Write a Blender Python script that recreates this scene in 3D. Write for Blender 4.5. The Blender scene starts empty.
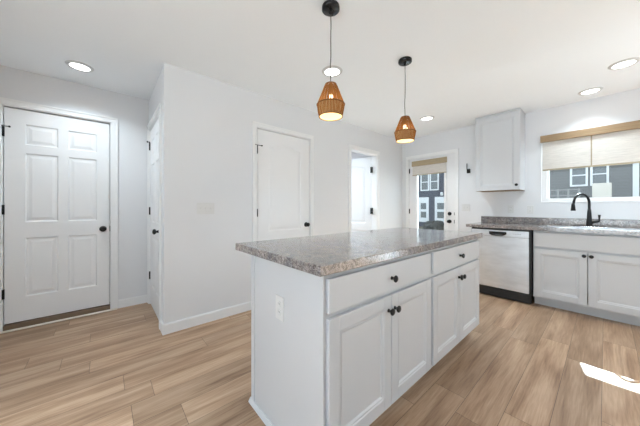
import bpy, bmesh, math, random
from mathutils import Vector, Matrix
random.seed(7)
SC = bpy.context.scene
COL = SC.collection
PI = math.pi

# ------------------------------------------------------------------ camera
cam_d = bpy.data.cameras.new('camera'); cam = bpy.data.objects.new('camera', cam_d); COL.objects.link(cam)
cam.location = (0, 0, 1.14)
cam.rotation_euler = (PI/2, 0, math.radians(-41))
cam_d.sensor_width = 36; cam_d.lens = 36*248/640
cam_d.shift_y = -5.5/640
cam_d.clip_start = 0.02
SC.camera = cam

# ------------------------------------------------------------------ world, sun, exposure
W = bpy.data.worlds.new('world'); SC.world = W; W.use_nodes = True
bg = W.node_tree.nodes['Background']
bg.inputs['Color'].default_value = (0.80, 0.915, 1.0, 1)
bg.inputs['Strength'].default_value = 1.1
sd = bpy.data.lights.new('sun', 'SUN'); sun = bpy.data.objects.new('sun', sd); COL.objects.link(sun)
sd.energy = 20.0; sd.angle = math.radians(0.5); sd.color = (0.80, 0.935, 1.0)
sun.rotation_euler = Vector((-1, -0.20, -0.83)).to_track_quat('-Z', 'Y').to_euler()
sun.location = (8, 2, 8)
SC.view_settings.view_transform = 'Standard'
SC.view_settings.look = 'None'
SC.view_settings.gamma = 1.0
SC.view_settings.use_curve_mapping = False
SC.view_settings.exposure = 1.17

# ------------------------------------------------------------------ materials
def new_mat(name):
    m = bpy.data.materials.new(name); m.use_nodes = True
    nt = m.node_tree
    return m, nt, nt.nodes['Principled BSDF']
def N(nt, t, **kw):
    n = nt.nodes.new(t)
    for k, v in kw.items(): setattr(n, k, v)
    return n
def coords(nt, scale=(1, 1, 1), kind='Object'):
    tc = N(nt, 'ShaderNodeTexCoord'); mp = N(nt, 'ShaderNodeMapping')
    mp.inputs['Scale'].default_value = scale
    nt.links.new(tc.outputs[kind], mp.inputs['Vector'])
    return mp.outputs['Vector']
def world_pos(nt, scale=(1, 1, 1)):
    g = N(nt, 'ShaderNodeNewGeometry'); mp = N(nt, 'ShaderNodeMapping')
    mp.inputs['Scale'].default_value = scale
    nt.links.new(g.outputs['Position'], mp.inputs['Vector'])
    return mp.outputs['Vector']
def ramp(nt, stops, fac):
    r = N(nt, 'ShaderNodeValToRGB')
    els = r.color_ramp.elements
    while len(els) > 1: els.remove(els[-1])
    els[0].position = stops[0][0]; els[0].color = (*stops[0][1], 1)
    for p, c in stops[1:]:
        e = els.new(p); e.color = (*c, 1)
    nt.links.new(fac, r.inputs['Fac'])
    return r.outputs['Color']
def noise(nt, vec, scale, detail=4, rough=.5, dist=0):
    n = N(nt, 'ShaderNodeTexNoise')
    n.inputs['Scale'].default_value = scale; n.inputs['Detail'].default_value = detail
    n.inputs['Roughness'].default_value = rough; n.inputs['Distortion'].default_value = dist
    nt.links.new(vec, n.inputs['Vector'])
    return n.outputs['Fac']
def bump(nt, b, h, strength, dist=.002):
    bn = N(nt, 'ShaderNodeBump'); bn.inputs['Strength'].default_value = strength
    bn.inputs['Distance'].default_value = dist
    nt.links.new(h, bn.inputs['Height']); nt.links.new(bn.outputs['Normal'], b.inputs['Normal'])
def paint(name, c, rough=.5, nscale=60, nstr=.08, metal=0, vary=.03):
    m, nt, b = new_mat(name)
    v = world_pos(nt)
    f = noise(nt, v, 1.7, 3)
    lo = tuple(x*(1-vary) for x in c); hi = tuple(min(1, x*(1+vary)) for x in c)
    nt.links.new(ramp(nt, [(.3, lo), (.7, hi)], f), b.inputs['Base Color'])
    b.inputs['Roughness'].default_value = rough; b.inputs['Metallic'].default_value = metal
    if nstr: bump(nt, b, noise(nt, v, nscale, 3), nstr, .0015)
    return m
M = {}
M['wall'] = paint('wall_paint', (.775, .78, .80), .75, 140, .12, vary=.008)
M['ringpaint'] = paint('light_grey_ring', (.66, .66, .66), .5, 20, 0)
M['dim_wall'] = paint('light_absorbing_grey', (.30, .31, .33), .75, 140, .12, vary=.008)  # for the unseen right wall, dark to swallow light
M['ceiling'] = paint('ceiling_paint', (.93, .96, .995), .9, 90, .15, vary=.008)
M['trim'] = paint('white_trim_paint', (.88, .88, .885), .4, 30, .0, vary=.005)
M['door'] = paint('white_door_paint', (.85, .85, .86), .42, 30, .0, vary=.008)
M['cab'] = paint('cabinet_white_paint', (.625, .64, .665), .38, 30, .0, vary=.008)
M['black'] = paint('matte_black_metal', (.010, .010, .011), .42, 50, .0)
M['blackplastic'] = paint('black_plastic', (.015, .015, .016), .45, 50, 0)
M['plate'] = paint('white_plastic', (.73, .73, .73), .35, 50, 0)
M['slot'] = paint('dark_slot', (.12, .12, .12), .6, 50, 0)
M['canopy'] = paint('black_canopy_metal', (.03, .03, .032), .25, 50, 0, metal=.7)
M['cord'] = paint('grey_cord', (.06, .06, .06), .6, 200, .1)
M['socket'] = paint('brass_socket', (.35, .22, .10), .35, 50, 0, metal=.8)
M['sill'] = paint('brown_threshold', (.19, .125, .08), .5, 50, .1)
M['strip'] = paint('pale_wood_strip', (.82, .75, .66), .5, 50, .1)
M['vinyl'] = paint('white_vinyl', (.85, .85, .86), .35, 50, 0)
M['darkgap'] = paint('dark_toe_recess', (.06, .055, .05), .7, 50, 0)

def floor_mat():
    m, nt, b = new_mat('oak_plank_floor')
    L = nt.links.new
    g = N(nt, 'ShaderNodeNewGeometry'); sp = N(nt, 'ShaderNodeSeparateXYZ'); L(g.outputs['Position'], sp.inputs[0])
    def mth(op, a, bb=None, c=None):
        n = N(nt, 'ShaderNodeMath', operation=op)
        for i, v in enumerate((a, bb, c)):
            if v is None: continue
            if isinstance(v, (int, float)): n.inputs[i].default_value = v
            else: L(v, n.inputs[i])
        return n.outputs[0]
    PW, PL = .178, 1.22
    yy = mth('DIVIDE', mth('ADD', sp.outputs['Y'], 10 - .052 + .006), PW)
    row = mth('FLOOR', yy); fy = mth('FRACT', yy)
    wn = N(nt, 'ShaderNodeTexWhiteNoise', noise_dimensions='1D'); L(row, wn.inputs['W'])
    xx = mth('ADD', mth('DIVIDE', mth('ADD', sp.outputs['X'], 20), PL), mth('MULTIPLY', wn.outputs['Value'], 7.3))
    colm = mth('FLOOR', xx); fx = mth('FRACT', xx)
    cmb = N(nt, 'ShaderNodeCombineXYZ'); L(row, cmb.inputs[0]); L(colm, cmb.inputs[1])
    w2 = N(nt, 'ShaderNodeTexWhiteNoise', noise_dimensions='3D'); L(cmb.outputs[0], w2.inputs['Vector'])
    # seam mask
    ey = mth('MINIMUM', fy, mth('SUBTRACT', 1, fy)); ex = mth('MINIMUM', fx, mth('SUBTRACT', 1, fx))
    sy = mth('LESS_THAN', mth('MULTIPLY', ey, PW), .0013); sx = mth('LESS_THAN', mth('MULTIPLY', ex, PL), .0014)
    seam = mth('MAXIMUM', sy, sx)
    # grain coordinates, shifted per plank
    gv = N(nt, 'ShaderNodeCombineXYZ')
    L(mth('MULTIPLY', mth('ADD', sp.outputs['X'], mth('MULTIPLY', w2.outputs['Value'], 37)), 1.0), gv.inputs[0])
    L(mth('MULTIPLY', mth('ADD', sp.outputs['Y'], mth('MULTIPLY', w2.outputs['Value'], 11)), 9.0), gv.inputs[1])
    broad = noise(nt, gv.outputs[0], 1.1, 3, .5, .8)
    gv2 = N(nt, 'ShaderNodeCombineXYZ')
    L(mth('MULTIPLY', mth('ADD', sp.outputs['X'], mth('MULTIPLY', w2.outputs['Value'], 37)), 3.0), gv2.inputs[0])
    L(mth('MULTIPLY', mth('ADD', sp.outputs['Y'], mth('MULTIPLY', w2.outputs['Value'], 11)), 60.0), gv2.inputs[1])
    fine = noise(nt, gv2.outputs[0], 1.6, 6, .62, .5)
    mixv = mth('ADD', mth('MULTIPLY', broad, .62), mth('MULTIPLY', fine, .38))
    col = ramp(nt, [(.34, (.235, .138, .084)), (.46, (.375, .244, .158)), (.55, (.475, .328, .222)), (.68, (.59, .43, .312))], mixv)
    hsv = N(nt, 'ShaderNodeHueSaturation'); L(col, hsv.inputs['Color'])
    L(mth('ADD', mth('MULTIPLY', w2.outputs['Value'], .34), .80), hsv.inputs['Value'])
    hsv.inputs['Saturation'].default_value = 1.05
    mx = N(nt, 'ShaderNodeMix', data_type='RGBA'); L(mth('MULTIPLY', seam, .75), mx.inputs['Factor'])
    L(hsv.outputs['Color'], mx.inputs['A']); mx.inputs['B'].default_value = (.07, .045, .03, 1)
    L(mx.outputs['Result'], b.inputs['Base Color'])
    L(mth('ADD', .30, mth('MULTIPLY', fine, .18)), b.inputs['Roughness'])
    b.inputs['Specular IOR Level'].default_value = .45
    bump(nt, b, mth('SUBTRACT', mth('MULTIPLY', fine, .3), seam), .18, .002)
    return m
M['floor'] = floor_mat()

def stone_mat():
    m, nt, b = new_mat('speckled_laminate_stone')
    v = world_pos(nt)
    a = noise(nt, v, 48, 9, .84, 1.8)
    c1 = ramp(nt, [(.37, (.035, .03, .03)), (.43, (.14, .12, .115)), (.48, (.30, .27, .26)), (.53, (.42, .385, .37)), (.62, (.66, .63, .61))], a)
    big = noise(nt, v, 9, 4, .6, 1.2)
    c2 = ramp(nt, [(.38, (.62, .635, .68)), (.52, (.80, .78, .775)), (.64, (.98, .95, .93))], big)
    mx = N(nt, 'ShaderNodeMix', data_type='RGBA', blend_type='MULTIPLY'); mx.inputs['Factor'].default_value = 1
    nt.links.new(c1, mx.inputs['A']); nt.links.new(c2, mx.inputs['B'])
    nt.links.new(mx.outputs['Result'], b.inputs['Base Color'])
    b.inputs['Roughness'].default_value = .14
    b.inputs['Specular IOR Level'].default_value = .7
    bump(nt, b, big, .03, .001)
    return m
M['stone'] = stone_mat()

def steel_mat(name, base=.62, rough=.28, stretch=(2, 2, 300)):
    m, nt, b = new_mat(name)
    v = coords(nt, stretch)
    f = noise(nt, v, 1.0, 3, .6)
    nt.links.new(ramp(nt, [(.3, (base*.88, base*.91, base*.95)), (.7, (base*1.04, base*1.08, base*1.13))], f), b.inputs['Base Color'])
    b.inputs['Metallic'].default_value = 1; b.inputs['Roughness'].default_value = rough
    bump(nt, b, noise(nt, coords(nt, (1, 1, 1)), 2.5, 2), .25, .02)
    return m
M['steel'] = steel_mat('brushed_stainless', .80, .40, (4, 4, 14))
M['sink'] = steel_mat('sink_stainless', .50, .22, (30, 30, 30))

def glass_mat():
    m = bpy.data.materials.new('window_glass'); m.use_nodes = True
    nt = m.node_tree; nt.nodes.clear()
    out = N(nt, 'ShaderNodeOutputMaterial'); tr = N(nt, 'ShaderNodeBsdfTransparent'); gl = N(nt, 'ShaderNodeBsdfGlossy')
    tr.inputs['Color'].default_value = (.93, .95, .95, 1)
    gl.inputs['Roughness'].default_value = .02
    fr = N(nt, 'ShaderNodeFresnel'); fr.inputs['IOR'].default_value = 1.45
    mx = N(nt, 'ShaderNodeMixShader')
    nt.links.new(fr.outputs[0], mx.inputs[0]); nt.links.new(tr.outputs[0], mx.inputs[1]); nt.links.new(gl.outputs[0], mx.inputs[2])
    nt.links.new(mx.outputs[0], out.inputs['Surface'])
    return m
M['glass'] = glass_mat()
def fabric_mat(name, c, trans, scale=(4, 4, 90)):
    m = bpy.data.materials.new(name); m.use_nodes = True
    nt = m.node_tree; nt.nodes.clear()
    out = N(nt, 'ShaderNodeOutputMaterial'); d = N(nt, 'ShaderNodeBsdfDiffuse'); t = N(nt, 'ShaderNodeBsdfTranslucent')
    f = noise(nt, coords(nt, scale), 3, 5, .65)
    col = ramp(nt, [(.3, tuple(x*.82 for x in c)), (.7, tuple(min(1, x*1.08) for x in c))], f)
    nt.links.new(col, d.inputs['Color']); nt.links.new(col, t.inputs['Color'])
    mx = N(nt, 'ShaderNodeMixShader'); mx.inputs[0].default_value = trans
    nt.links.new(d.outputs[0], mx.inputs[1]); nt.links.new(t.outputs[0], mx.inputs[2])
    nt.links.new(mx.outputs[0], out.inputs['Surface'])
    return m
M['shade'] = fabric_mat('woven_cream_shade', (.74, .70, .655), .05)
M['shade_fold'] = fabric_mat('folded_tan_shade', (.48, .39, .26), .04)
M['seam'] = fabric_mat('shade_seam', (.42, .35, .25), .03)
M['liner'] = fabric_mat('cream_shade_liner', (.85, .70, .45), .10)
M['strand'] = fabric_mat('amber_woven_strand', (.34, .15, .05), .16, (60, 60, 5))
M['ringcord'] = paint('dark_rattan_ring', (.20, .085, .025), .6, 200, .2)
def wood_mat():
    m, nt, b = new_mat('honey_wood')
    f = noise(nt, coords(nt, (2, 40, 40)), 2, 5, .6)
    nt.links.new(ramp(nt, [(.3, (.24, .155, .08)), (.7, (.345, .235, .13))], f), b.inputs['Base Color'])
    b.inputs['Roughness'].default_value = .5
    return m
M['wood'] = wood_mat()
M['black'].node_tree.nodes['Principled BSDF'].inputs['Specular IOR Level'].default_value = .3
def emit(name, c, s):
    m, nt, b = new_mat(name)
    b.inputs['Emission Color'].default_value = (*c, 1); b.inputs['Emission Strength'].default_value = s
    b.inputs['Base Color'].default_value = (.8, .8, .8, 1)
    return m
M['lens'] = emit('lit_downlight_lens', (1, .98, .95), 3.2)
M['bulb'] = emit('lit_bulb', (1, .80, .48), 5)
def siding(name, c):
    m, nt, b = new_mat(name)
    g = N(nt, 'ShaderNodeNewGeometry'); sp = N(nt, 'ShaderNodeSeparateXYZ'); nt.links.new(g.outputs['Position'], sp.inputs[0])
    a = N(nt, 'ShaderNodeMath', operation='MULTIPLY'); a.inputs[1].default_value = 1/.16; nt.links.new(sp.outputs['Z'], a.inputs[0])
    fr = N(nt, 'ShaderNodeMath', operation='FRACT'); nt.links.new(a.outputs[0], fr.inputs[0])
    nt.links.new(ramp(nt, [(0, tuple(x*.55 for x in c)), (.12, c), (1, tuple(x*1.1 for x in c))], fr.outputs[0]), b.inputs['Base Color'])
    b.inputs['Roughness'].default_value = .7
    bump(nt, b, fr.outputs[0], .5, .02)
    return m
M['navy'] = siding('navy_lap_siding', (.048, .053, .076))
M['slate'] = siding('slate_lap_siding', (.105, .103, .106))
M['rail'] = paint('weathered_rail', (.2, .2, .2), .6, 3, 0)
M['housetrim'] = paint('exterior_white_trim', (.56, .57, .60), .5, 3, 0)
M['houseglass'] = paint('house_window_glass', (.10, .11, .12), .1, 3, 0)
M['roof'] = paint('dark_shingles', (.06, .06, .065), .9, 20, .5, vary=.2)
M['shrub'] = paint('dark_shrub', (.035, .035, .032), .8, 12, .6, vary=.3)
M['cream'] = paint('cream_panel', (.48, .44, .40), .6, 20, .1)
M['patio'] = paint('bounce_concrete', (.72, .72, .72), .9, 30, .2, vary=.06)  # kept bright so the unseen patio throws daylight indoors
def grass():
    m, nt, b = new_mat('patchy_lawn')
    f = noise(nt, world_pos(nt), 1.6, 8, .65)
    nt.links.new(ramp(nt, [(.3, (.06, .058, .035)), (.5, (.13, .12, .085)), (.7, (.24, .215, .17))], f), b.inputs['Base Color'])
    b.inputs['Roughness'].default_value = .95
    return m
M['lawn'] = grass()

# ------------------------------------------------------------------ mesh helpers
class MB:
    def __init__(s): s.bm = bmesh.new()
    def box(s, x0, x1, y0, y1, z0, z1, bev=0, seg=1, mi=0):
        x0, x1 = min(x0, x1), max(x0, x1); y0, y1 = min(y0, y1), max(y0, y1); z0, z1 = min(z0, z1), max(z0, z1)
        r = bmesh.ops.create_cube(s.bm, size=1)
        vs = r['verts']
        for v in vs:
            v.co = Vector((x0+(v.co.x+.5)*(x1-x0), y0+(v.co.y+.5)*(y1-y0), z0+(v.co.z+.5)*(z1-z0)))
        if bev:
            es = list({e for v in vs for e in v.link_edges})
            bmesh.ops.bevel(s.bm, geom=es, offset=bev, segments=seg, affect='EDGES', profile=.5)
        return s
    def lathe(s, prof, c=(0, 0, 0), axis='Z', seg=24, cap=True):
        """prof: list of (radius, height) along axis"""
        rings = []
        for r, h in prof:
            ring = []
            for k in range(seg):
                a = 2*PI*k/seg
                p = (r*math.cos(a), r*math.sin(a), h)
                if axis == 'Y': p = (p[0], p[2], p[1])      # axis along +Y
                if axis == 'X': p = (p[2], p[0], p[1])
                ring.append(s.bm.verts.new(Vector(c)+Vector(p)))
            rings.append(ring)
        for a, b in zip(rings, rings[1:]):
            for k in range(seg):
                f = s.bm.faces.new((a[k], a[(k+1) % seg], b[(k+1) % seg], b[k])); f.smooth = True
        if cap:
            for rg in (rings[0], rings[-1]):
                try: s.bm.faces.new(rg)
                except Exception: pass
        return s
    def tube(s, pts, r, seg=10, cap=True):
        pts = [Vector(p) for p in pts]; n = len(pts)
        rad = r if isinstance(r, (list, tuple)) else [r]*n
        rings = []; up = None
        for i, p in enumerate(pts):
            d = (pts[min(i+1, n-1)]-pts[max(i-1, 0)]).normalized()
            if up is None:
                up = Vector((0, 0, 1)) if abs(d.z) < .9 else Vector((1, 0, 0))
            a = d.cross(up).normalized(); b = a.cross(d).normalized(); up = b
            rings.append([s.bm.verts.new(p+(a*math.cos(2*PI*k/seg)+b*math.sin(2*PI*k/seg))*rad[i]) for k in range(seg)])
        for a, b in zip(rings, rings[1:]):
            for k in range(seg):
                f = s.bm.faces.new((a[k], a[(k+1) % seg], b[(k+1) % seg], b[k])); f.smooth = True
        if cap:
            s.bm.faces.new(rings[0]); s.bm.faces.new(rings[-1])
        return s
    def quad(s, *ps):
        s.bm.faces.new([s.bm.verts.new(p) for p in ps]); return s
    def prism(s, poly, y0, y1):
        """poly in (x,z), extruded along y"""
        a = [s.bm.verts.new((x, y0, z)) for x, z in poly]; b = [s.bm.verts.new((x, y1, z)) for x, z in poly]
        n = len(poly)
        s.bm.faces.new(a); s.bm.faces.new(b[::-1])
        for k in range(n): s.bm.faces.new((a[k], b[k], b[(k+1) % n], a[(k+1) % n]))
        return s
    def loops(s, outline, steps):
        """outline(inset)->[(x,z)...]; steps [(inset, y)], capped at the last"""
        prev = None
        for ins, y in steps:
            ring = [s.bm.verts.new((x, y, z)) for x, z in outline(ins)]
            if prev:
                for k in range(len(ring)):
                    s.bm.faces.new((prev[k], prev[(k+1) % len(ring)], ring[(k+1) % len(ring)], ring[k]))
            prev = ring
        s.bm.faces.new(prev)
        return s
    def build(s, name, mat, parent=None, kind=None, label=None, recalc=True):
        if recalc: bmesh.ops.recalc_face_normals(s.bm, faces=s.bm.faces)
        me = bpy.data.meshes.new(name); s.bm.to_mesh(me); s.bm.free()
        me.materials.append(mat)
        o = bpy.data.objects.new(name, me); COL.objects.link(o)
        if parent: o.parent = parent
        if kind: o['kind'] = kind
        if label: o['label'] = label
        return o
def thing(name, loc, rz=0, label=None, cat=None, group=None, kind=None):
    o = bpy.data.objects.new(name, None); COL.objects.link(o)
    o.location = loc; o.rotation_euler = (0, 0, rz); o.empty_display_size = .1
    tag(o, label, cat, group, kind); return o
def tag(o, label=None, cat=None, group=None, kind=None):
    if label: o['label'] = label
    if cat: o['category'] = cat
    if group: o['group'] = group
    if kind: o['kind'] = kind
    return o
def copy_tree(o, parent=None):
    c = o.copy(); COL.objects.link(c); c.parent = parent
    for ch in o.children: copy_tree(ch, c)
    return c
FACE_X = -PI/2        # a front that looks towards -X
def rect(x0, x1, z0, z1):
    return lambda i: [(x0+i, z0+i), (x1-i, z0+i), (x1-i, z1-i), (x0+i, z1-i)]
def arch(x0, x1, z0, z1, rise, n=14):
    """z1 = height at the shoulders, crown rise above (cathedral curve)"""
    def f(i):
        pts = [(x0+i, z0+i), (x1-i, z0+i)]
        for k in range(n+1):
            t = k/n; x = (x1-i)+(x0-x1+2*i)*t
            pts.append((x, z1-i+rise*(.5-.5*math.cos(2*PI*t))**.9))
        return pts
    return f

# ------------------------------------------------------------------ room shell
CH = 2.44; YA = 2.60; YC = 3.62; XD = .404; XB = 4.39
XL = -1.35; XR = -2.3; YR = -3.4
MB().box(XR, XB+.14, YR, YC+.14, -.12, 0).build('floor', M['floor'], kind='structure')
MB().box(XR, XB+.14, YR, 5.3, CH, CH+.22).build('ceiling', M['ceiling'], kind='structure')
def wall_y(name, y0, y1, x0, x1, holes, top=CH):
    mb = MB(); cur = x0
    for (a, b, z0, z1) in holes:
        if a > cur: mb.box(cur, a, y0, y1, 0, top)
        if z0 > 0: mb.box(a, b, y0, y1, 0, z0)
        mb.box(a, b, y0, y1, z1, top); cur = b
    if x1 > cur: mb.box(cur, x1, y0, y1, 0, top)
    return mb.build(name, M['wall'], kind='structure')
def wall_x(name, x0, x1, y0, y1, holes, top=CH):
    mb = MB(); cur = y0
    for (a, b, z0, z1) in holes:
        if a > cur: mb.box(x0, x1, cur, a, 0, top)
        if z0 > 0: mb.box(x0, x1, a, b, 0, z0)
        mb.box(x0, x1, a, b, z1, top); cur = b
    if y1 > cur: mb.box(x0, x1, cur, y1, 0, top)
    return mb.build(name, M['wall'], kind='structure')
# pantry wall (left of the island), openings of the two doors
A1 = (1.30, 2.092); A2 = (2.895, 3.575)
wall_y('wall_left', YA, YA+.115, XD, XB, [(A1[0], A1[1], 0, 2.062), (A2[0], A2[1], 0, 2.062)])
# entry recess: far wall with the six-panel door, and the short side wall with the narrow door
C1 = (-.715, .062); D1 = (2.785, 3.545)
wall_y('wall_entry', YC, YC+.14, XL, XD+.115, [(C1[0], C1[1], 0, 2.09)])
wall_x('wall_entry_side', XD, XD+.115, YA+.115, YC, [(D1[0], D1[1], 0, 2.062)])
wall_y('wall_right', YR-.14, YR, XR, XB+.14, []).data.materials[0] = M['dim_wall']  # unseen wall, darkened to cut bounce onto the island front
wall_x('wall_rear', XR-.14, XR, YR-.14, 1.75, [(-3.0, 1.3, .0, 2.3)])  # large opening added out of view to let daylight in
wall_y('wall_rear_side', 1.64, 1.75, XR, XL, [])
wall_x('wall_entry_far', XL-.115, XL, 1.75, YC+.14, [])  # unseen wall added to keep the entry darker
# back wall with the glazed door and the kitchen window
BD = (1.63, 2.465); WN = (-.44, .562)
# unseen patio door opening, added so sun on the floor brightens the ceiling
wall_x('wall_back', XB, XB+.14, YR, 5.3, [(-3.1, -1.2, 0, 2.1), (WN[0], WN[1], 1.205, 2.09), (BD[0], BD[1], 0, 2.058)])
# hall room behind the ajar door, closet behind the pantry door and behind the narrow door
wall_y('wall_hall', 5.16, 5.3, XL-.115, XB, [])
wall_x('wall_closet_side', XD, XD+.115, YC+.14, 5.16, [])
wall_x('wall_garage_side', XL-.115, XL, YC+.14, 5.16, [])  # unseen garage shell, added so the entry door gaps stay dark
MB().box(XL-.115, XD+.115, YC+.14, 5.3, -.12, -.02).build('floor_garage', M['patio'], kind='structure')
wall_x('wall_hall_side', 2.3, 2.415, YA+.115, 5.16, [])
MB().box(XD+.115, XB+.14, YC+.14, 5.3, -.12, 0).build('floor_hall', M['floor'], kind='structure')

def base_y(name, segs, y):      # board on a wall that faces -Y
    mb = MB()
    for a, b in segs:
        mb.box(a, b, y-.013, y, 0, .085); mb.prism([(a, .085), (b, .085), (b, .093), (a, .093)], y-.008, y)
    return mb.build(name, M['trim'], kind='structure')
def base_x(name, segs, x):
    mb = MB()
    for a, b in segs:
        mb.box(x-.013, x, a, b, 0, .085); mb.box(x-.008, x, a, b, .085, .093)
    return mb.build(name, M['trim'], kind='structure')
base_y('baseboard_left', [(XD, 1.257), (2.134, 2.845), (3.632, XB-.013)], YA)
base_y('baseboard_entry', [(XL, C1[0]-.055), (.119, XD)], YC)
base_x('baseboard_entry_side', [(YA-.013, D1[0]-.056)], XD)
base_x('baseboard_back', [(1.27, 1.575), (2.52, YA-.013)], XB)

# casing in local door coordinates: opening 0..w, height h, wall face at y=0, outward = -y
def casing(parent, w, h, cw=.055, left=True, right=True, depth=.115, lw=None):
    """casing (profiled) plus jamb lining; opening from x=0..w, wall face at y=0"""
    mb = MB(); lw = lw or cw
    def board(x0, x1, z0, z1, outer):      # flat board with a raised outer band and a thin inner bead
        mb.box(x0, x1, -.011, 0, z0, z1)
        if outer == 'l': mb.box(x0, x0+.016, -.018, -.011, z0, z1); mb.box(x1-.007, x1-.001, -.014, -.011, z0, z1-.0)
        if outer == 'r': mb.box(x1-.016, x1, -.018, -.011, z0, z1); mb.box(x0+.001, x0+.007, -.014, -.011, z0, z1-.0)
        if outer == 't': mb.box(x0, x1, -.018, -.011, z1-.016, z1); mb.box(x0+(.05 if left else 0), x1-.05, -.014, -.011, z0+.001, z0+.007)
    if left: board(-lw, .004, 0, h-.0041, 'l')
    if right: board(w-.004, w+cw, 0, h-.0041, 'r')
    board((-lw if left else 0), (w+cw if right else w), h-.004, h+cw, 't')
    mb.box(0, .013, 0, depth, 0, h); mb.box(w-.013, w, 0, depth, 0, h); mb.box(.013, w-.013, 0, depth, h-.013, h)
    return mb.build('casing', M['trim'], parent)
def panel_slab(parent, w, h, panels, t=.035, name='slab', mat='door', z0=0):
    """slab occupying x 0..w, y 0..t (front at y=0); panels = list of outlines with bbox (fn, bbox)"""
    mb = MB(); R = .009
    mb.box(0, w, R, t-R, z0, h)
    # front and back skins with panel-shaped holes: build by column strips around the panels
    for side in (0, 1):
        y = 0 if side == 0 else t; yi = R if side == 0 else t-R
        ybump = .003 if side == 0 else t-.003
        pan = sorted(panels, key=lambda p: (p[1][0], p[1][2]))
        xs = sorted({0, w} | {p[1][0] for p in pan} | {p[1][1] for p in pan})
        for a, b in zip(xs, xs[1:]):
            inside = sorted([p for p in pan if p[1][0] <= a+1e-6 and p[1][1] >= b-1e-6], key=lambda p: p[1][2])
            cur = z0
            for p in inside:
                if p[1][2] > cur: mb.box(a, b, y, yi, cur, p[1][2])
                cur = p[1][3]
                if len(p) > 2:      # arched top: fill between the arch and the bbox top
                    pts = [q for q in p[0](0)][2:]
                    poly = [(x, z) for x, z in pts]
                    n = len(poly)
                    for k in range(n-1):
                        (xa, za), (xb, zb) = poly[k], poly[k+1]
                        if za >= cur-1e-5 and zb >= cur-1e-5: continue
                        mb.prism([(xb, zb), (xa, za), (xa, cur), (xb, cur)], y, yi)
            if cur < h: mb.box(a, b, y, yi, cur, h)
        for p in pan:
            mb.loops(p[0], [(0, y), (.010, yi-(.001 if side == 0 else -.001)), (.022, yi-(.0012 if side == 0 else -.0012)), (.045, ybump)])
    return mb.build(name, M[mat], parent)
def hinge(parent, x, z, y=-.004, pin=False, h=.09):
    mb = MB()
    mb.lathe([(.0065, -h/2), (.0065, h/2)], (x, y-.003, z), seg=12)
    mb.box(x-.011, x+.011, y-.0015, y+.004, z-h/2, z+h/2)
    if pin:
        mb.tube([(x, y-.004, z+h/2+.006), (x+.045, y-.03, z+h/2)], .004, 8)
        mb.lathe([(.008, 0), (.008, .012)], (x+.045, y-.036, z+h/2), 'Y', 12)
        mb.tube([(x, y-.004, z+h/2+.006), (x-.03, y-.02, z+h/2+.006)], .004, 8)
        mb.lathe([(.004, 0), (.008, .004), (.004, .012)], (x, y-.004, z+h/2), 'Z', 12)
    return mb.build('hinge', M['black'], parent)
def knob(parent, x, z, y=0, r=.027, name='knob', reach=.06):
    mb = MB()
    prof = [(.031, -.001), (.031, -.006), (.014, -.010), (.011, -.026)]
    n = 8
    for k in range(n+1):
        a = PI*k/n
        prof.append((max(.002, r*math.sin(a)**.8 if 0 < k < n else .0115 if k == 0 else .004), -(reach-.032)-.016+.016*math.cos(a)-.002))
    mb.lathe([(a, b) for a, b in prof], (x, y, z), 'Y', 20)
    return mb.build(name, M['black'], parent)

def rp(x0, x1, z0, z1): return (rect(x0, x1, z0, z1), (x0, x1, z0, z1))
def six_panels(w, xs):
    P = []
    for a, b in xs:
        P += [rp(a, b, .25, .78), rp(a, b, .95, 1.60), rp(a, b, 1.70, 1.885)]
    return P

# door 1: entry six-panel
d = thing('door_1', (C1[0], YC, 0), kind='structure', label='white six-panel door in the entry recess with black knob and brown threshold')
cw = C1[1]-C1[0]
casing(d, cw, 2.09, .053, depth=.14)
sl = thing('leaf', (.014, .012, .062)); sl.parent = d
sw = cw-.037
pp = [rp(a, b, z0-.062, z1-.062) for (a, b) in ((.125, .345), (.415, .635)) for (z0, z1) in ((.29, .85), (1.0, 1.66), (1.74, 1.935))]
bpy.data.objects.remove(sl)
s1 = panel_slab(d, sw, 2.007, pp, .04); s1.location = (.0180, .014, .062)
knob(d, .703, .905, .014); 
MB().box(cw-.018, cw-.012, .004, .03, .875, .935).build('strike_plate', M['black'], d)
for z, p in ((1.84, True), (1.12, False), (.34, False)): hinge(d, .010, z, .008, p)
MB().box(.013, cw-.013, -.005, .14, 0, .052, .004).build('threshold', M['sill'], d)
MB().box(-.05, cw+.05, -.045, -.019, 0, .014, .005).build('threshold_strip', M['strip'], d, label='pale floor strip in front of the threshold')

# door 2: narrow six-panel door on the entry side wall
d = thing('door_2', (XD, D1[1], 0), FACE_X, kind='structure', label='white panelled door seen edge-on in the side wall of the entry recess')
w2 = D1[1]-D1[0]
casing(d, w2, 2.062, .052, lw=.052)
pp = [rp(a, b, z0, z1) for (a, b) in ((.11, .315), (.405, .61)) for (z0, z1) in ((.22, .80), (.96, 1.62), (1.71, 1.90))]
s = panel_slab(d, w2-.034, 2.030, pp, .035); s.location = (.016, .006, .012)
knob(d, w2-.078, .905, .006)
for z, p in ((1.86, True), (1.10, False), (.34, False)): hinge(d, .012, z, .002, p)

# door 3: pantry door, two panels, arched upper panel
def two_panel(w, x0, x1):
    a = arch(x0, x1, .862-.012, 1.845, .055)
    return [(a, (x0, x1, .85, 1.905), 'arch'), rp(x0, x1, .21, .72)]
d = thing('door_3', (A1[0], YA, 0), kind='structure', label='closed white two-panel door with arched upper panel in the left wall')
w3 = A1[1]-A1[0]
casing(d, w3, 2.062, .045)
s = panel_slab(d, w3-.036, 2.030, two_panel(0, .145, .617), .035); s.location = (.0175, .004, .011)
knob(d, w3-.075, .915, .004)
for z, p in ((1.80, True), (1.08, False), (.33, False)): hinge(d, .011, z, .0, p)

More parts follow.
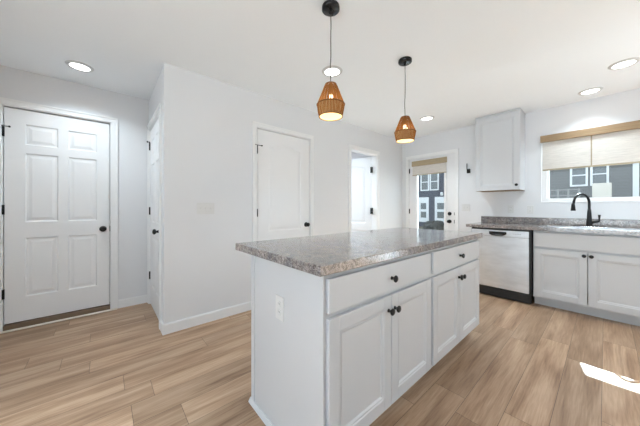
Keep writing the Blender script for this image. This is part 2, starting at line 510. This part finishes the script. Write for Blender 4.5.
# door 4: ajar door to the hall, hinged on the right, opening away
d = thing('door_4', (A2[0], YA, 0), kind='structure', label='white door standing open into the hall, hinged on its right')
w4 = A2[1]-A2[0]
casing(d, w4, 2.062, .052)
leaf_w = .65
s = panel_slab(d, leaf_w, 2.03, [(arch(.11, .54, .85, 1.845, .05), (.11, .54, .85, 1.90), 'arch'), rp(.11, .54, .21, .72)], .035)
# local: hinge edge at x = leaf_w ; rotate about it
ang = math.radians(-78)
hx, hy = w4-.016, .117
# closed leaf front faces -y and its right edge is at the hinge; opening away turns it clockwise seen from above
s.location = (hx - leaf_w*math.cos(ang) , hy - leaf_w*math.sin(ang), .010)
s.rotation_euler = (0, 0, ang)
mb = MB()
for z in (1.80, 1.08, .30):
    mb = MB(); mb.box(hx-.030, hx+.003, .080, .114, z-.052, z+.052, .002); mb.lathe([(.007, -.05), (.007, .05)], (hx-.002, .112, z), seg=10)
    mb.build('hinge', M['black'], d)

# door 5: glazed door to the yard on the back wall
d = thing('door_5', (XB, BD[1], 0), FACE_X, kind='structure', label='white glazed exterior door with a cream shade and black deadbolt')
w5 = BD[1]-BD[0]
casing(d, w5, 2.058, .05, depth=.14)
mb = MB()
g0, g1, gz0, gz1 = .155, .665, .26, 1.90
T = .04; y0 = .006
ww = w5-.030; X0 = .015
mb.box(X0, g0-.02, y0, y0+T, .02, 2.042); mb.box(g1+.02, X0+ww, y0, y0+T, .02, 2.042)
mb.box(g0-.02, g1+.02, y0, y0+T, .02, gz0-.02); mb.box(g0-.02, g1+.02, y0, y0+T, gz1+.02, 2.042)
mb.build('slab', M['door'], d)
mb = MB()
for (a, b, c_, e) in ((g0-.03, g0+.012, gz0-.03, gz1+.03), (g1-.012, g1+.03, gz0-.03, gz1+.03)): mb.box(a, b, y0-.010, y0+T+.01, c_, e, .004)
for (c_, e) in ((gz0-.03, gz0+.012), (gz1-.012, gz1+.03)): mb.box(g0+.012, g1-.012, y0-.010, y0+T+.01, c_, e, .004)
mb.build('glass_frame', M['vinyl'], d)
MB().box(g0, g1, y0+.017, y0+.021, gz0, gz1).build('pane', M['glass'], d)
knob(d, w5-.092, .905, y0); 
mb = MB(); mb.lathe([(.031, 0), (.031, -.008), (.024, -.016), (.004, -.018)], (w5-.092, y0, 1.035), 'Y', 20)
mb.box(w5-.096, w5-.088, y0-.032, y0-.016, 1.020, 1.050, .002); mb.build('deadbolt', M['black'], d)
mb = MB(); mb.box(w5-.020, w5-.013, -.003, .004, .875, .935); mb.box(w5-.020, w5-.013, -.003, .004, 1.01, 1.06); mb.build('strike_plate', M['black'], d)
for z in (1.83, 1.07, .30): hinge(d, .012, z, .002)
MB().box(.013, w5-.013, 0, .14, 0, .02).build('threshold', M['steel'], d)

# kitchen window
wy = WN[1]; ww_ = WN[1]-WN[0]; wz0, wz1 = 1.205, 2.09
d = thing('window_1', (XB, wy, 0), FACE_X, kind='structure', label='white framed kitchen window above the sink')
mb = MB()
fr = .055
mb.box(0, fr, .02, .12, wz0, wz1); mb.box(ww_-fr, ww_, .02, .12, wz0, wz1)
mb.box(fr, ww_-fr, .02, .12, wz0, wz0+fr); mb.box(fr, ww_-fr, .02, .12, wz1-fr, wz1)
mb.build('window_frame', M['vinyl'], d)
mb = MB()
mb.box(0, .004, 0, .02, wz0, wz1); mb.box(ww_-.004, ww_, 0, .02, wz0, wz1); mb.box(0, ww_, -.004, .02, wz0-.002, wz0+.012, .002)
mb.box(fr, fr+.022, .05, .09, wz0+fr, 1.70); mb.box(ww_-fr-.022, ww_-fr, .05, .09, wz0+fr, 1.70)
mb.box(fr, ww_-fr, .05, .09, 1.66, 1.70)
mb.build('window_sash', M['vinyl'], d)
MB().box(fr, ww_-fr, .068, .072, wz0+fr-.005, wz1-fr+.005).build('pane', M['glass'], d)

# ------------------------------------------------------------------ outside
GZ = -.45
MB().box(-60, 90, -70, 80, GZ-.4, GZ).build('ground', M['lawn'], kind='structure')
HX = 20.0
MB().box(-30, XR, -14, 14, GZ, -.06).build('patio', M['patio'], kind='structure')  # unseen, added to bounce daylight up to the ceiling
MB().box(XB+.14, XB+3.2, YR, 5.3, GZ, -.10).build('patio_back', M['patio'], kind='structure')
def ext_window(parent, y0, y1, z0, z1, cross=True):
    mb = MB(); f = .09
    mb.box(HX-.06, HX+.02, y0, y0+f, z0, z1); mb.box(HX-.06, HX+.02, y1-f, y1, z0, z1)
    mb.box(HX-.06, HX+.02, y0+f, y1-f, z0, z0+f); mb.box(HX-.06, HX+.02, y0+f, y1-f, z1-f, z1)
    zm = (z0+z1)/2
    if cross: mb.box(HX-.05, HX+.01, y0+f, y1-f, zm-.03, zm+.03)
    o = mb.build('window', M['housetrim'], parent)
    MB().box(HX-.02, HX-.01, y0+f, y1-f, z0+f, z1-f).build('pane', M['houseglass'], o)
h = thing('house', (0, 0, 0), label='navy blue sided house with white windows and door seen through the glazed door', cat='house')
MB().box(HX, HX+8, 4.2, 15.5, GZ, 5.6).build('wall', M['navy'], h)
MB().box(HX-.4, HX+8.4, 3.9, 15.8, 5.6, 5.9).build('eave', M['housetrim'], h)
MB().prism([(HX-.4, 5.9), (HX+8.4, 5.9), (HX+4, 8.2)], 3.9, 15.8).build('roof', M['roof'], h)
ext_window(h, 9.42, 10.14, 2.52, 3.95); ext_window(h, 8.64, 9.36, 2.52, 3.95)
def ext_door(y0, y1, z0, z1):
    mb = MB(); mb.box(HX-.06, HX+.02, y0, y1, z0, z1)
    o = mb.build('door', M['housetrim'], h)
    mb = MB()
    for zz in (z0+.35, z0+1.05): mb.box(HX-.075, HX-.06, y0+.2, y1-.2, zz, zz+.5)
    mb.build('door_window', M['houseglass'], o)
ext_door(9.45, 10.30, -.05, 1.98)
ext_door(7.75, 8.95, -.05, 1.98)
MB().lathe([(.05, 0), (.11, .05), (.11, .25), (.03, .3)], (HX-.12, 8.38, 2.05), seg=12).build('wall_lamp', M['housetrim'], h)
h = thing('house', (0, 0, 0), label='slate grey sided house with two white windows seen through the kitchen window', cat='house')
MB().box(HX, HX+8, -.95, 3.9, GZ, 5.6).build('wall', M['slate'], h)
MB().box(HX-.06, HX+.1, -1.10, -.90, GZ, 5.6).build('corner_board', M['housetrim'], h)
MB().box(HX-.4, HX+8.4, -1.3, 3.88, 5.6, 5.9).build('eave', M['housetrim'], h)
MB().prism([(HX-.4, 5.9), (HX+8.4, 5.9), (HX+4, 8.2)], -1.3, 3.88).build('roof', M['roof'], h)
ext_window(h, .62, 1.32, 2.32, 3.55); ext_window(h, -.13, .54, 2.32, 3.55)
h = thing('house', (0, 0, 0), label='pale blue-grey house past the white corner board at the right edge of the kitchen window', cat='house')
MB().box(HX+.6, HX+8, -9, -1.35, GZ, 5.6).build('wall', M['slate'], h)
mb = MB()
for a in (2.3, 1.9): mb.box(HX+.52, HX+.6, -3.4, -1.4, a-.04, a+.04)
mb.box(HX+.5, HX+.6, -3.4, -1.4, 2.75, 3.6); mb.build('trim_band', M['housetrim'], h)
o = MB().box(HX-2.2, HX-2.0, -.20, .42, GZ, 2.30, .02).build('cream_board', M['cream'])  # unidentified cream shape, modelled as a plain panel
tag(o, 'cream coloured panel standing outside below the windows of the slate grey house', 'screen')
o = thing('porch_railing', (0, 0, 0), label='thin white railing outside left of the cream panel', cat='railing')
mb = MB()
for z in (2.05, 1.75): mb.box(HX-1.6, HX-1.55, .85, 2.1, z, z+.05)
mb.build('rail', M['rail'], o)
for k in range(4): MB().box(HX-1.61, HX-1.54, .85+k*.395, .92+k*.395, GZ, 2.12).build('post', M['rail'], o)
mb = MB()
for k in range(26):
    r = random.uniform(.18, .42)
    bmesh.ops.create_icosphere(mb.bm, subdivisions=2, radius=r*.8, matrix=Matrix.Translation((HX-2.2+random.uniform(-.5, .5), random.uniform(6.9, 8.5), GZ+random.uniform(.1, .45))) @ Matrix.Rotation(random.random()*3, 4, 'X'))
for v in mb.bm.verts: v.co += Vector([random.uniform(-.05, .05) for _ in range(3)])
o = mb.build('shrub', M['shrub']); tag(o, 'low dark shrubs in front of the navy house', 'shrub')

# ------------------------------------------------------------------ cabinets
def cab_door(parent, x0, x1, z0, z1, y=0, t=.02, name='door', fw=.062, knob_at=None):
    mb = MB(); R = .011
    mb.box(x0, x1, y+R, y+t, z0, z1)
    for (a, b, c, e) in ((x0, x0+fw, z0, z1), (x1-fw, x1, z0, z1), (x0+fw, x1-fw, z0, z0+fw), (x0+fw, x1-fw, z1-fw, z1)):
        mb.box(a, b, y, y+R+.001, c, e)
    mb.loops(rect(x0+fw, x1-fw, z0+fw, z1-fw), [(0, y), (.003, y+.0035), (.011, y+.0040), (.019, y+R-.0012), (.0191, y+R-.0012)])
    o = mb.build(name, M['cab'], parent)
    bv = o.modifiers.new('bevel', 'BEVEL'); bv.width = .002; bv.segments = 2; bv.limit_method = 'ANGLE'; bv.angle_limit = math.radians(60)
    if knob_at: cab_knob(o, *knob_at, y)
    return o
def cab_drawer(parent, x0, x1, z0, z1, y=0, t=.02, knob_at=None, name='drawer_front'):
    o = MB().box(x0, x1, y, y+t, z0, z1, .004, 2).build(name, M['cab'], parent)
    if knob_at: cab_knob(o, *knob_at, y)
    return o
def cab_knob(parent, x, z, y):
    mb = MB()
    mb.lathe([(.010, 0), (.008, -.004), (.007, -.014), (.013, -.018), (.0175, -.022), (.0175, -.027), (.012, -.031), (.002, -.032)], (x, y, z), 'Y', 20)
    return mb.build('knob', M['black'], parent)

# island: two cabinet units side by side, worktop on both
IY = .72; IX = .655; IH = .876
def island_unit(x0, w, label, endpanel=False):
    t = thing('island_cabinet', (x0, IY, 0), label=label, cat='kitchen cabinet', group='island cabinets')
    D = 1.355-IY
    mb = MB()
    yb = .02
    mb.box(0, .018, yb+.019, D-.012, .10, IH); mb.box(w-.018, w, yb+.019, D-.012, .10, IH)
    mb.box(0.018, w-.018, yb+.019, D-.012, .10, .118)
    mb.box(.0, w, yb+.075, D-.012, 0, .0999)
    mb.box(0, w, D-.012, D, 0, IH)
    mb.box(.018, w-.018, yb+.019, D-.012, IH-.02, IH)
    mb.build('carcass', M['cab'], t)
    mb = MB()
    mb.box(0, .035, yb, yb+.0189, .10, IH); mb.box(w-.035, w, yb, yb+.0189, .10, IH)
    mb.box(.035, w-.035, yb, yb+.0189, IH-.035, IH); mb.box(.035, w-.035, yb, yb+.0189, .10, .14)
    mb.box(.035, w-.035, yb, yb+.0189, .68, .72)
    mb.build('face_frame', M['cab'], t)
    return t
t = island_unit(IX+.006, .912, 'island cabinet nearest the camera, with an outlet on its end panel')
cab_drawer(t, .013, .893, .712, .853, knob_at=(.453, .778))
cab_door(t, .013, .450, .125, .690, knob_at=(.425, .618)); cab_door(t, .456, .893, .125, .690, knob_at=(.481, .618))
# finished end panel, with edge strips and shoe moulding
mb = MB()
mb.box(-.006, .0, .014, .64, 0, IH)
mb.box(-.012, -.006, .605, .641, 0, IH, .001)
mb.build('end_panel', M['cab'], t)
mb = MB(); mb.prism([(-.024, 0), (-.006, 0), (-.006, .022), (-.012, .022)], .02, .655)
mb.build('shoe_moulding', M['cab'], t)
# outlet on the end panel
mb = MB(); yo = 1.052-IY
mb.box(-.012, -.006, yo-.036, yo+.036, .587, .705, .002); pl = mb.build('outlet_plate', M['plate'], t)
for z in (.626, .666):
    mb = MB(); mb.box(-.014, -.0115, yo-.017, yo+.017, z-.013, z+.013, .003)
    mb.build('receptacle', M['plate'], pl)
    for dy in (-.006, .006): MB().box(-.0146, -.0138, yo+dy-.001, yo+dy+.001, z-.003, z+.006).build('slot', M['slot'], pl)
t = island_unit(1.574, .908, 'far island cabinet, next to the dishwasher end')
cab_drawer(t, .013, .893, .712, .853, knob_at=(.453, .778))
cab_door(t, .013, .450, .125, .690, knob_at=(.425, .618)); cab_door(t, .456, .893, .125, .690, knob_at=(.481, .618))
o = MB().box(.614, 2.505, .706, 1.51, IH+.0005, .918, .004, 2).build('countertop', M['stone'])
tag(o, 'speckled grey-brown stone-look worktop on the island', 'countertop')

# sink run on the back wall; local x runs towards -Y
def back_cab(yl, w, label, split=True):
    t = thing('base_cabinet', (3.77, yl, 0), FACE_X, label=label, cat='kitchen cabinet')
    D = XB-3.77-.004
    mb = MB()
    mb.box(0, .018, .039, D, .10, .872); mb.box(w-.018, w, .039, D, .10, .872); mb.box(.018, w-.018, .039, D, .10, .118)
    mb.box(.018, w-.018, D-.01, D, .118, .872)
    mb.build('carcass', M['cab'], t)
    MB().box(0, w, .105, .12, 0, .0995).build('toe_kick', M['cab'], t)
    mb = MB()
    mb.box(0, .03, .02, .0389, .10, .872); mb.box(w-.03, w, .02, .0389, .10, .872)
    mb.box(.03, w-.03, .02, .0389, .842, .872); mb.box(.03, w-.03, .02, .0389, .10, .14); mb.box(.03, w-.03, .02, .0389, .65, .70)
    mb.build('face_frame', M['cab'], t)
    return t
t = back_cab(.553, .868, 'white sink base cabinet under the window, right of the dishwasher')
cab_drawer(t, .010, .858, .690, .856, name='false_front')
cab_door(t, .010, .431, .122, .668, knob_at=(.408, .636)); cab_door(t, .437, .858, .122, .668, knob_at=(.460, .636))
t = back_cab(-.317, .60, 'white base cabinet right of the sink base cabinet')
cab_drawer(t, .010, .590, .712, .856, knob_at=(.30, .785)); cab_door(t, .010, .590, .122, .690, knob_at=(.04, .64))
# worktop with a hole for the sink
SY0, SY1, SX0, SX1 = -.27, .51, 3.84, 4.30
mb = MB(); z0, z1 = .8765, .914
mb.box(3.742, SX0+.012, -.92, 1.254, z0, z1); mb.box(SX1-.012, XB-.002, -.92, 1.254, z0, z1)
mb.box(SX0+.012, SX1-.012, -.92, SY0+.012, z0, z1); mb.box(SX0+.012, SX1-.012, SY1-.012, 1.254, z0, z1)
ct = mb.build('countertop', M['stone']); tag(ct, 'long speckled grey stone-look worktop along the back wall holding the sink', 'countertop')
MB().box(4.371, XB-.002, -.92, 1.254, .9145, 1.006, .002).build('backsplash', M['stone'], ct)
MB().box(3.80, XB-.004, 1.196, 1.212, 0, .876).build('end_panel', M['cab'], ct)
# sink
t = thing('sink', (0, 0, .914), label='stainless steel sink set into the worktop under the window', cat='sink')
mb = MB(); ry = .0045
mb.box(SX0, SX0+.03, SY0, SY1, .0003, ry, .001); mb.box(4.205, SX1, SY0, SY1, .0003, ry, .001)
mb.box(SX0+.03, 4.205, SY0, SY0+.03, .0003, ry); mb.box(SX0+.03, 4.205, SY1-.03, SY1, .0003, ry)
mb.build('rim', M['sink'], t)
mb = MB()
a0, a1, b0, b1 = SX0+.03, 4.205, SY0+.03, SY1-.03
def ring_(i, z): return [(a0+i, b0+i, z), (a1-i, b0+i, z), (a1-i, b1-i, z), (a0+i, b1-i, z)]
pr_ = None
for i, z in ((0, .003), (.004, -.02), (.012, -.15), (.03, -.17)):
    rg = [mb.bm.verts.new(p) for p in ring_(i, z)]
    if pr_:
        for k in range(4): mb.bm.faces.new((pr_[k], pr_[(k+1) % 4], rg[(k+1) % 4], rg[k]))
    pr_ = rg
mb.bm.faces.new(pr_)
o = mb.build('bowl', M['sink'], t); sm = o.modifiers.new('thick', 'SOLIDIFY'); sm.thickness = .0015
MB().lathe([(.04, -.1695), (.04, -.167), (.02, -.168)], (4.02, .12, 0), seg=20).build('drain', M['steel'], t)
# faucet
FX, FY = 4.255, .122
t = thing('faucet', (FX, FY, .9188), label='matte black gooseneck faucet with side lever behind the sink', cat='faucet')
MB().box(-.028, .028, -.130, .130, 0, .007, .003, 2).build('base_plate', M['black'], t)
mb = MB(); mb.lathe([(.029, .007), (.027, .02), (.0215, .075), (.0175, .16), (.0145, .20)], seg=20); mb.build('body', M['black'], t)
# gooseneck swung to the left and forward
dx, dy = -.155, .118
pts = []
for k in range(5): pts.append((0, 0, .19+.018*k))
n = 16; zc = .27
for k in range(n+1):
    a = PI*(1-k/n)*1.0
    u = .5+.5*math.cos(a)
    pts.append((dx*u, dy*u, zc+.108*math.sin(a)*1.0+0.0))
pts.append((dx*1.02, dy*1.02, zc-.02))
mb = MB(); mb.tube(pts, .0122, 14); mb.build('spout', M['black'], t)
mb = MB(); mb.lathe([(.0135, .03), (.017, .0), (.020, -.035), (.0225, -.055), (.015, -.057)], (dx*1.03, dy*1.03, zc-.03), seg=18); mb.build('spray_head', M['black'], t)
mb = MB(); mb.tube([(0, -.015, .045), (-.005, -.045, .055), (-.01, -.078, .066)], [.016, .014, .013], 12)
mb.tube([(-.01, -.076, .06), (-.01, -.078, .10), (-.01, -.078, .138)], [.0075, .0075, .012], 12); mb.build('lever', M['black'], t)

# dishwasher
t = thing('dishwasher', (3.735, 1.190, 0), FACE_X, label='stainless steel dishwasher with black surround at the end of the sink run', cat='dishwasher')
W_ = .625
MB().box(.0, W_, .04, .60, .105, .872).build('body', M['blackplastic'], t)
MB().box(.0, W_, .03, .0399, .02, .872).build('surround', M['blackplastic'], t)
MB().box(.008, W_-.02, 0, .029, .128, .775, .004, 2).build('door_panel', M['steel'], t)
MB().box(.008, W_-.02, .002, .029, .778, .855, .004, 2).build('control_panel', M['steel'], t)
mb = MB(); mb.box(.010, W_-.004, .006, .0295, .015, .118, .003); mb.build('kick_plate', M['blackplastic'], t)
mb = MB()
mb.tube([(.215, .004, .826), (.222, -.012, .808), (.245, -.020, .797), (.30, -.022, .795), (.355, -.020, .797), (.378, -.012, .808), (.385, .004, .826)], .009, 10)
mb.box(.21, .39, -.006, .004, .805, .836, .004, 2)
mb.build('handle', M['black'], t)
mb = MB()
for k in range(5): mb.box(.46+k*.016, .466+k*.016, .0005, .003, .815, .821)
mb.build('control_mark', M['slot'], t)

# wall cabinet
t = thing('wall_cabinet', (4.07, 1.238, 1.372), FACE_X, label='white upper cabinet hung on the back wall between glazed door and window', cat='kitchen cabinet')
w_, h_ = .512, 1.062
mb = MB(); mb.box(0, w_, .02, XB-4.07-.001, .004, h_); mb.build('body', M['cab'], t)
MB().box(.004, w_-.004, .03, XB-4.07-.003, 0, .0039).build('underside', M['wood'], t)
cab_door(t, .004, w_-.004, .006, h_-.035, knob_at=(w_-.034, .066))
MB().box(-.004, w_+.004, .0, XB-4.07-.001, h_-.02, h_+.003, .003).build('top_moulding', M['cab'], t)

# ------------------------------------------------------------------ shades
t = thing('window_shade', (XB, .560, 0), FACE_X, label='cream woven shade with honey wood valance over the kitchen window', cat='shade')
WS = 1.02
MB().box(-.002, WS, -.062, -.002, 1.992, 2.078, .003).build('valance', M['wood'], t)
MB().box(.018, WS-.018, -.030, -.0285, 1.640, 2.0).build('shade_fabric', M['shade'], t)
MB().box(.018, WS-.018, -.034, -.024, 1.620, 1.640, .003).build('bottom_bar', M['seam'], t)
mb = MB(); mb.box(.446, .458, -.0325, -.0302, 1.64, 2.0); mb.build('seam_tape', M['seam'], t)
t = thing('shade', (XB, 2.392, 0), FACE_X, label='small cream fabric shade at the top of the glazed door', cat='shade')
MB().box(.0, .635, -.030, -.006, 1.905, 2.0, .006).build('head_fold', M['shade_fold'], t)
MB().box(.012, .623, -.014, -.0125, 1.745, 1.91).build('shade_fabric', M['shade'], t)
MB().box(.012, .623, -.018, -.008, 1.733, 1.747, .002).build('bottom_bar', M['seam'], t)

# ------------------------------------------------------------------ lights
def downlight(x, y, label, power=3.0, beam=110):
    t = thing('recessed_light', (x, y, CH), label=label, cat='ceiling light', group='recessed ceiling lights')
    MB().lathe([(.069, -.003), (.071, -.012), (.084, -.012), (.098, -.0005)], seg=36, cap=False).build('trim_ring', M['ringpaint'], t)
    MB().lathe([(.0695, -.003), (.0695, -.0065)], seg=36).build('lens', M['lens'], t)
    ld = bpy.data.lights.new('downlight_glow', 'AREA'); ld.shape = 'DISK'; ld.size = .14; ld.energy = power; ld.spread = math.radians(beam); ld.color = (.80, .93, 1)
    lo = bpy.data.objects.new('downlight_glow', ld); COL.objects.link(lo); lo.parent = t; lo.location = (0, 0, -.014)
downlight(-.17, 3.17, 'round recessed ceiling light above the entry door', 2.8, 130)
downlight(1.64, 1.71, 'round recessed ceiling light behind the cord of the near pendant', 2.2, 90)
downlight(3.54, 1.70, 'round recessed ceiling light near the glazed door and far pendant')
downlight(4.09, .11, 'round recessed ceiling light closest to the wall above the kitchen window', 1.8)
downlight(3.54, -.11, 'round recessed ceiling light at the right edge of the photo', 2.0)
downlight(-1.0, .9, 'unseen ceiling light added to brighten the left side, beside the camera position', 9.5, 75)  # this and the next three: unseen lights added for floor bounce
downlight(-1.3, -.8, 'unseen ceiling light added to bounce light off the floor near the rear opening', 20, 65)
downlight(.2, -1.9, 'unseen fill light added in the ceiling by the right wall', 6, 60)
downlight(2.4, -1.9, 'unseen fill light added in the ceiling before the back wall opening', 2, 60)
downlight(3.0, 3.9, 'unseen ceiling light added to brighten the hall behind the ajar door', 23, 150)  # added out of view to lift the hall and open leaf
def pendant(x, y, label):
    t = thing('pendant_lamp', (x, y, CH), label=label, cat='pendant lamp', group='pendant lamps over the island')
    MB().lathe([(.056, 0), (.057, -.004), (.057, -.022), (.052, -.026), (.002, -.026)], seg=32).build('canopy', M['canopy'], t)
    mb = MB(); mb.lathe([(.012, -.026), (.012, -.045), (.006, -.050)], seg=14)
    for a in (.5, 3.6): mb.lathe([(.005, -.026), (.005, -.034)], (.035*math.cos(a), .035*math.sin(a), 0), seg=10)
    mb.build('cord_grip', M['black'], t)
    pts = [(.003*math.sin(k*1.3), .003*math.cos(k*.9), -.045-.0455*k) for k in range(11)]; pts[0] = (0, 0, -.045); pts[-1] = (0, 0, -.51)
    MB().tube(pts, .0028, 8).build('cord', M['cord'], t)
    # woven shade
    prof = [(.020, -.499), (.032, -.503), (.040, -.515), (.062, -.572), (.0865, -.632), (.0875, -.638), (.082, -.675), (.074, -.712)]
    def rad(z):
        for (r0, h0), (r1, h1) in zip(prof, prof[1:]):
            if h1 <= z <= h0: return r0+(r1-r0)*(h0-z)/(h0-h1)
        return prof[-1][0]
    mb = MB(); ns = 56
    for k in range(ns):
        a = 2*PI*k/ns; da = 2*PI/ns*.41
        prev = None
        for r, h in prof:
            jit = 1+random.uniform(-.012, .012)
            row = []
            for (aa, rr) in ((a-da, r), (a, r+.0022), (a+da, r)):
                row.append(mb.bm.verts.new((rr*jit*math.cos(aa), rr*jit*math.sin(aa), h)))
            if prev:
                for i in range(2): mb.bm.faces.new((prev[i], prev[i+1], row[i+1], row[i]))
            prev = row
    sh = mb.build('shade', M['strand'], t, recalc=False)
    for z, rr in ((-.505, .003), (-.636, .004), (-.712, .0035)):
        R = rad(z)+.0015
        MB().tube([(R*math.cos(2*PI*k/40), R*math.sin(2*PI*k/40), z) for k in range(41)], rr, 6, cap=False).build('ring', M['ringcord'], sh)
    MB().lathe([(r-.003, h) for r, h in prof[5:]], seg=40, cap=False).build('liner', M['liner'], sh, recalc=False)
    mb = MB(); mb.lathe([(.004, -.492), (.016, -.505), (.018, -.56), (.016, -.575)], seg=18); mb.build('socket', M['socket'], t)
    mb = MB(); mb.lathe([(.013, -.575), (.015, -.59), (.025, -.62), (.028, -.638), (.024, -.656), (.012, -.668), (.002, -.670)], seg=20); mb.build('bulb', M['bulb'], t)
    ld = bpy.data.lights.new('pendant_glow', 'POINT'); ld.energy = .24; ld.color = (1, .78, .48); ld.shadow_soft_size = .02
    lo = bpy.data.objects.new('pendant_glow', ld); COL.objects.link(lo); lo.parent = t; lo.location = (0, 0, -.70)
pendant(1.105, 1.165, 'near pendant lamp with amber woven shade over the front of the island')
pendant(2.0, 1.158, 'far pendant lamp with amber woven shade over the back of the island')

# ------------------------------------------------------------------ wall plates and bracket
def plate(loc, rz, w, h, label, cat, kind, group=None):
    t = thing('light_switch' if kind[0] == 's' else 'wall_outlet', loc, rz, label, cat, group)
    MB().box(-w/2, w/2, -.006, 0, -h/2, h/2, .002).build('cover_plate', M['plate'], t)
    n = int(kind[1])
    for k in range(n):
        cx = (k-(n-1)/2)*.046
        if kind[0] == 's':
            MB().box(cx-.005, cx+.005, -.014, -.006, -.009, .012, .002).build('toggle', M['plate'], t)
        else:
            for z in (.02, -.02):
                r_ = MB().box(cx-.016, cx+.016, -.008, -.0055, z-.013, z+.013, .003).build('receptacle', M['plate'], t)
                for dx_ in (-.006, .006): MB().box(cx+dx_-.001, cx+dx_+.001, -.0086, -.0078, z-.003, z+.006).build('slot', M['slot'], r_)
plate((.758, YA, 1.13), 0, .165, .112, 'white triple switch plate on the left wall near the entry corner', 'switch', 's3')
plate((XB, 1.470, 1.135), FACE_X, .118, .112, 'white double switch plate beside the glazed door', 'switch', 's2')
plate((XB, .888, 1.118), FACE_X, .072, .112, 'white outlet under the wall cabinet, left of the pair', 'outlet', 'o1')
plate((XB, .672, 1.112), FACE_X, .072, .112, 'white outlet between the wall cabinet and the faucet', 'outlet', 'o1')
t = thing('wall_bracket', (XB, 1.427, 1.72), FACE_X, 'small black bracket with an upright rod on the wall right of the glazed door', 'bracket')  # black fitting of unknown use, modelled as a plain bracket
MB().box(-.025, .022, -.03, 0, -.033, .033, .004).build('box', M['black'], t)
MB().tube([(-.024, -.012, .02), (-.026, -.012, .07), (-.026, -.010, .125)], .006, 8).build('rod', M['black'], t)
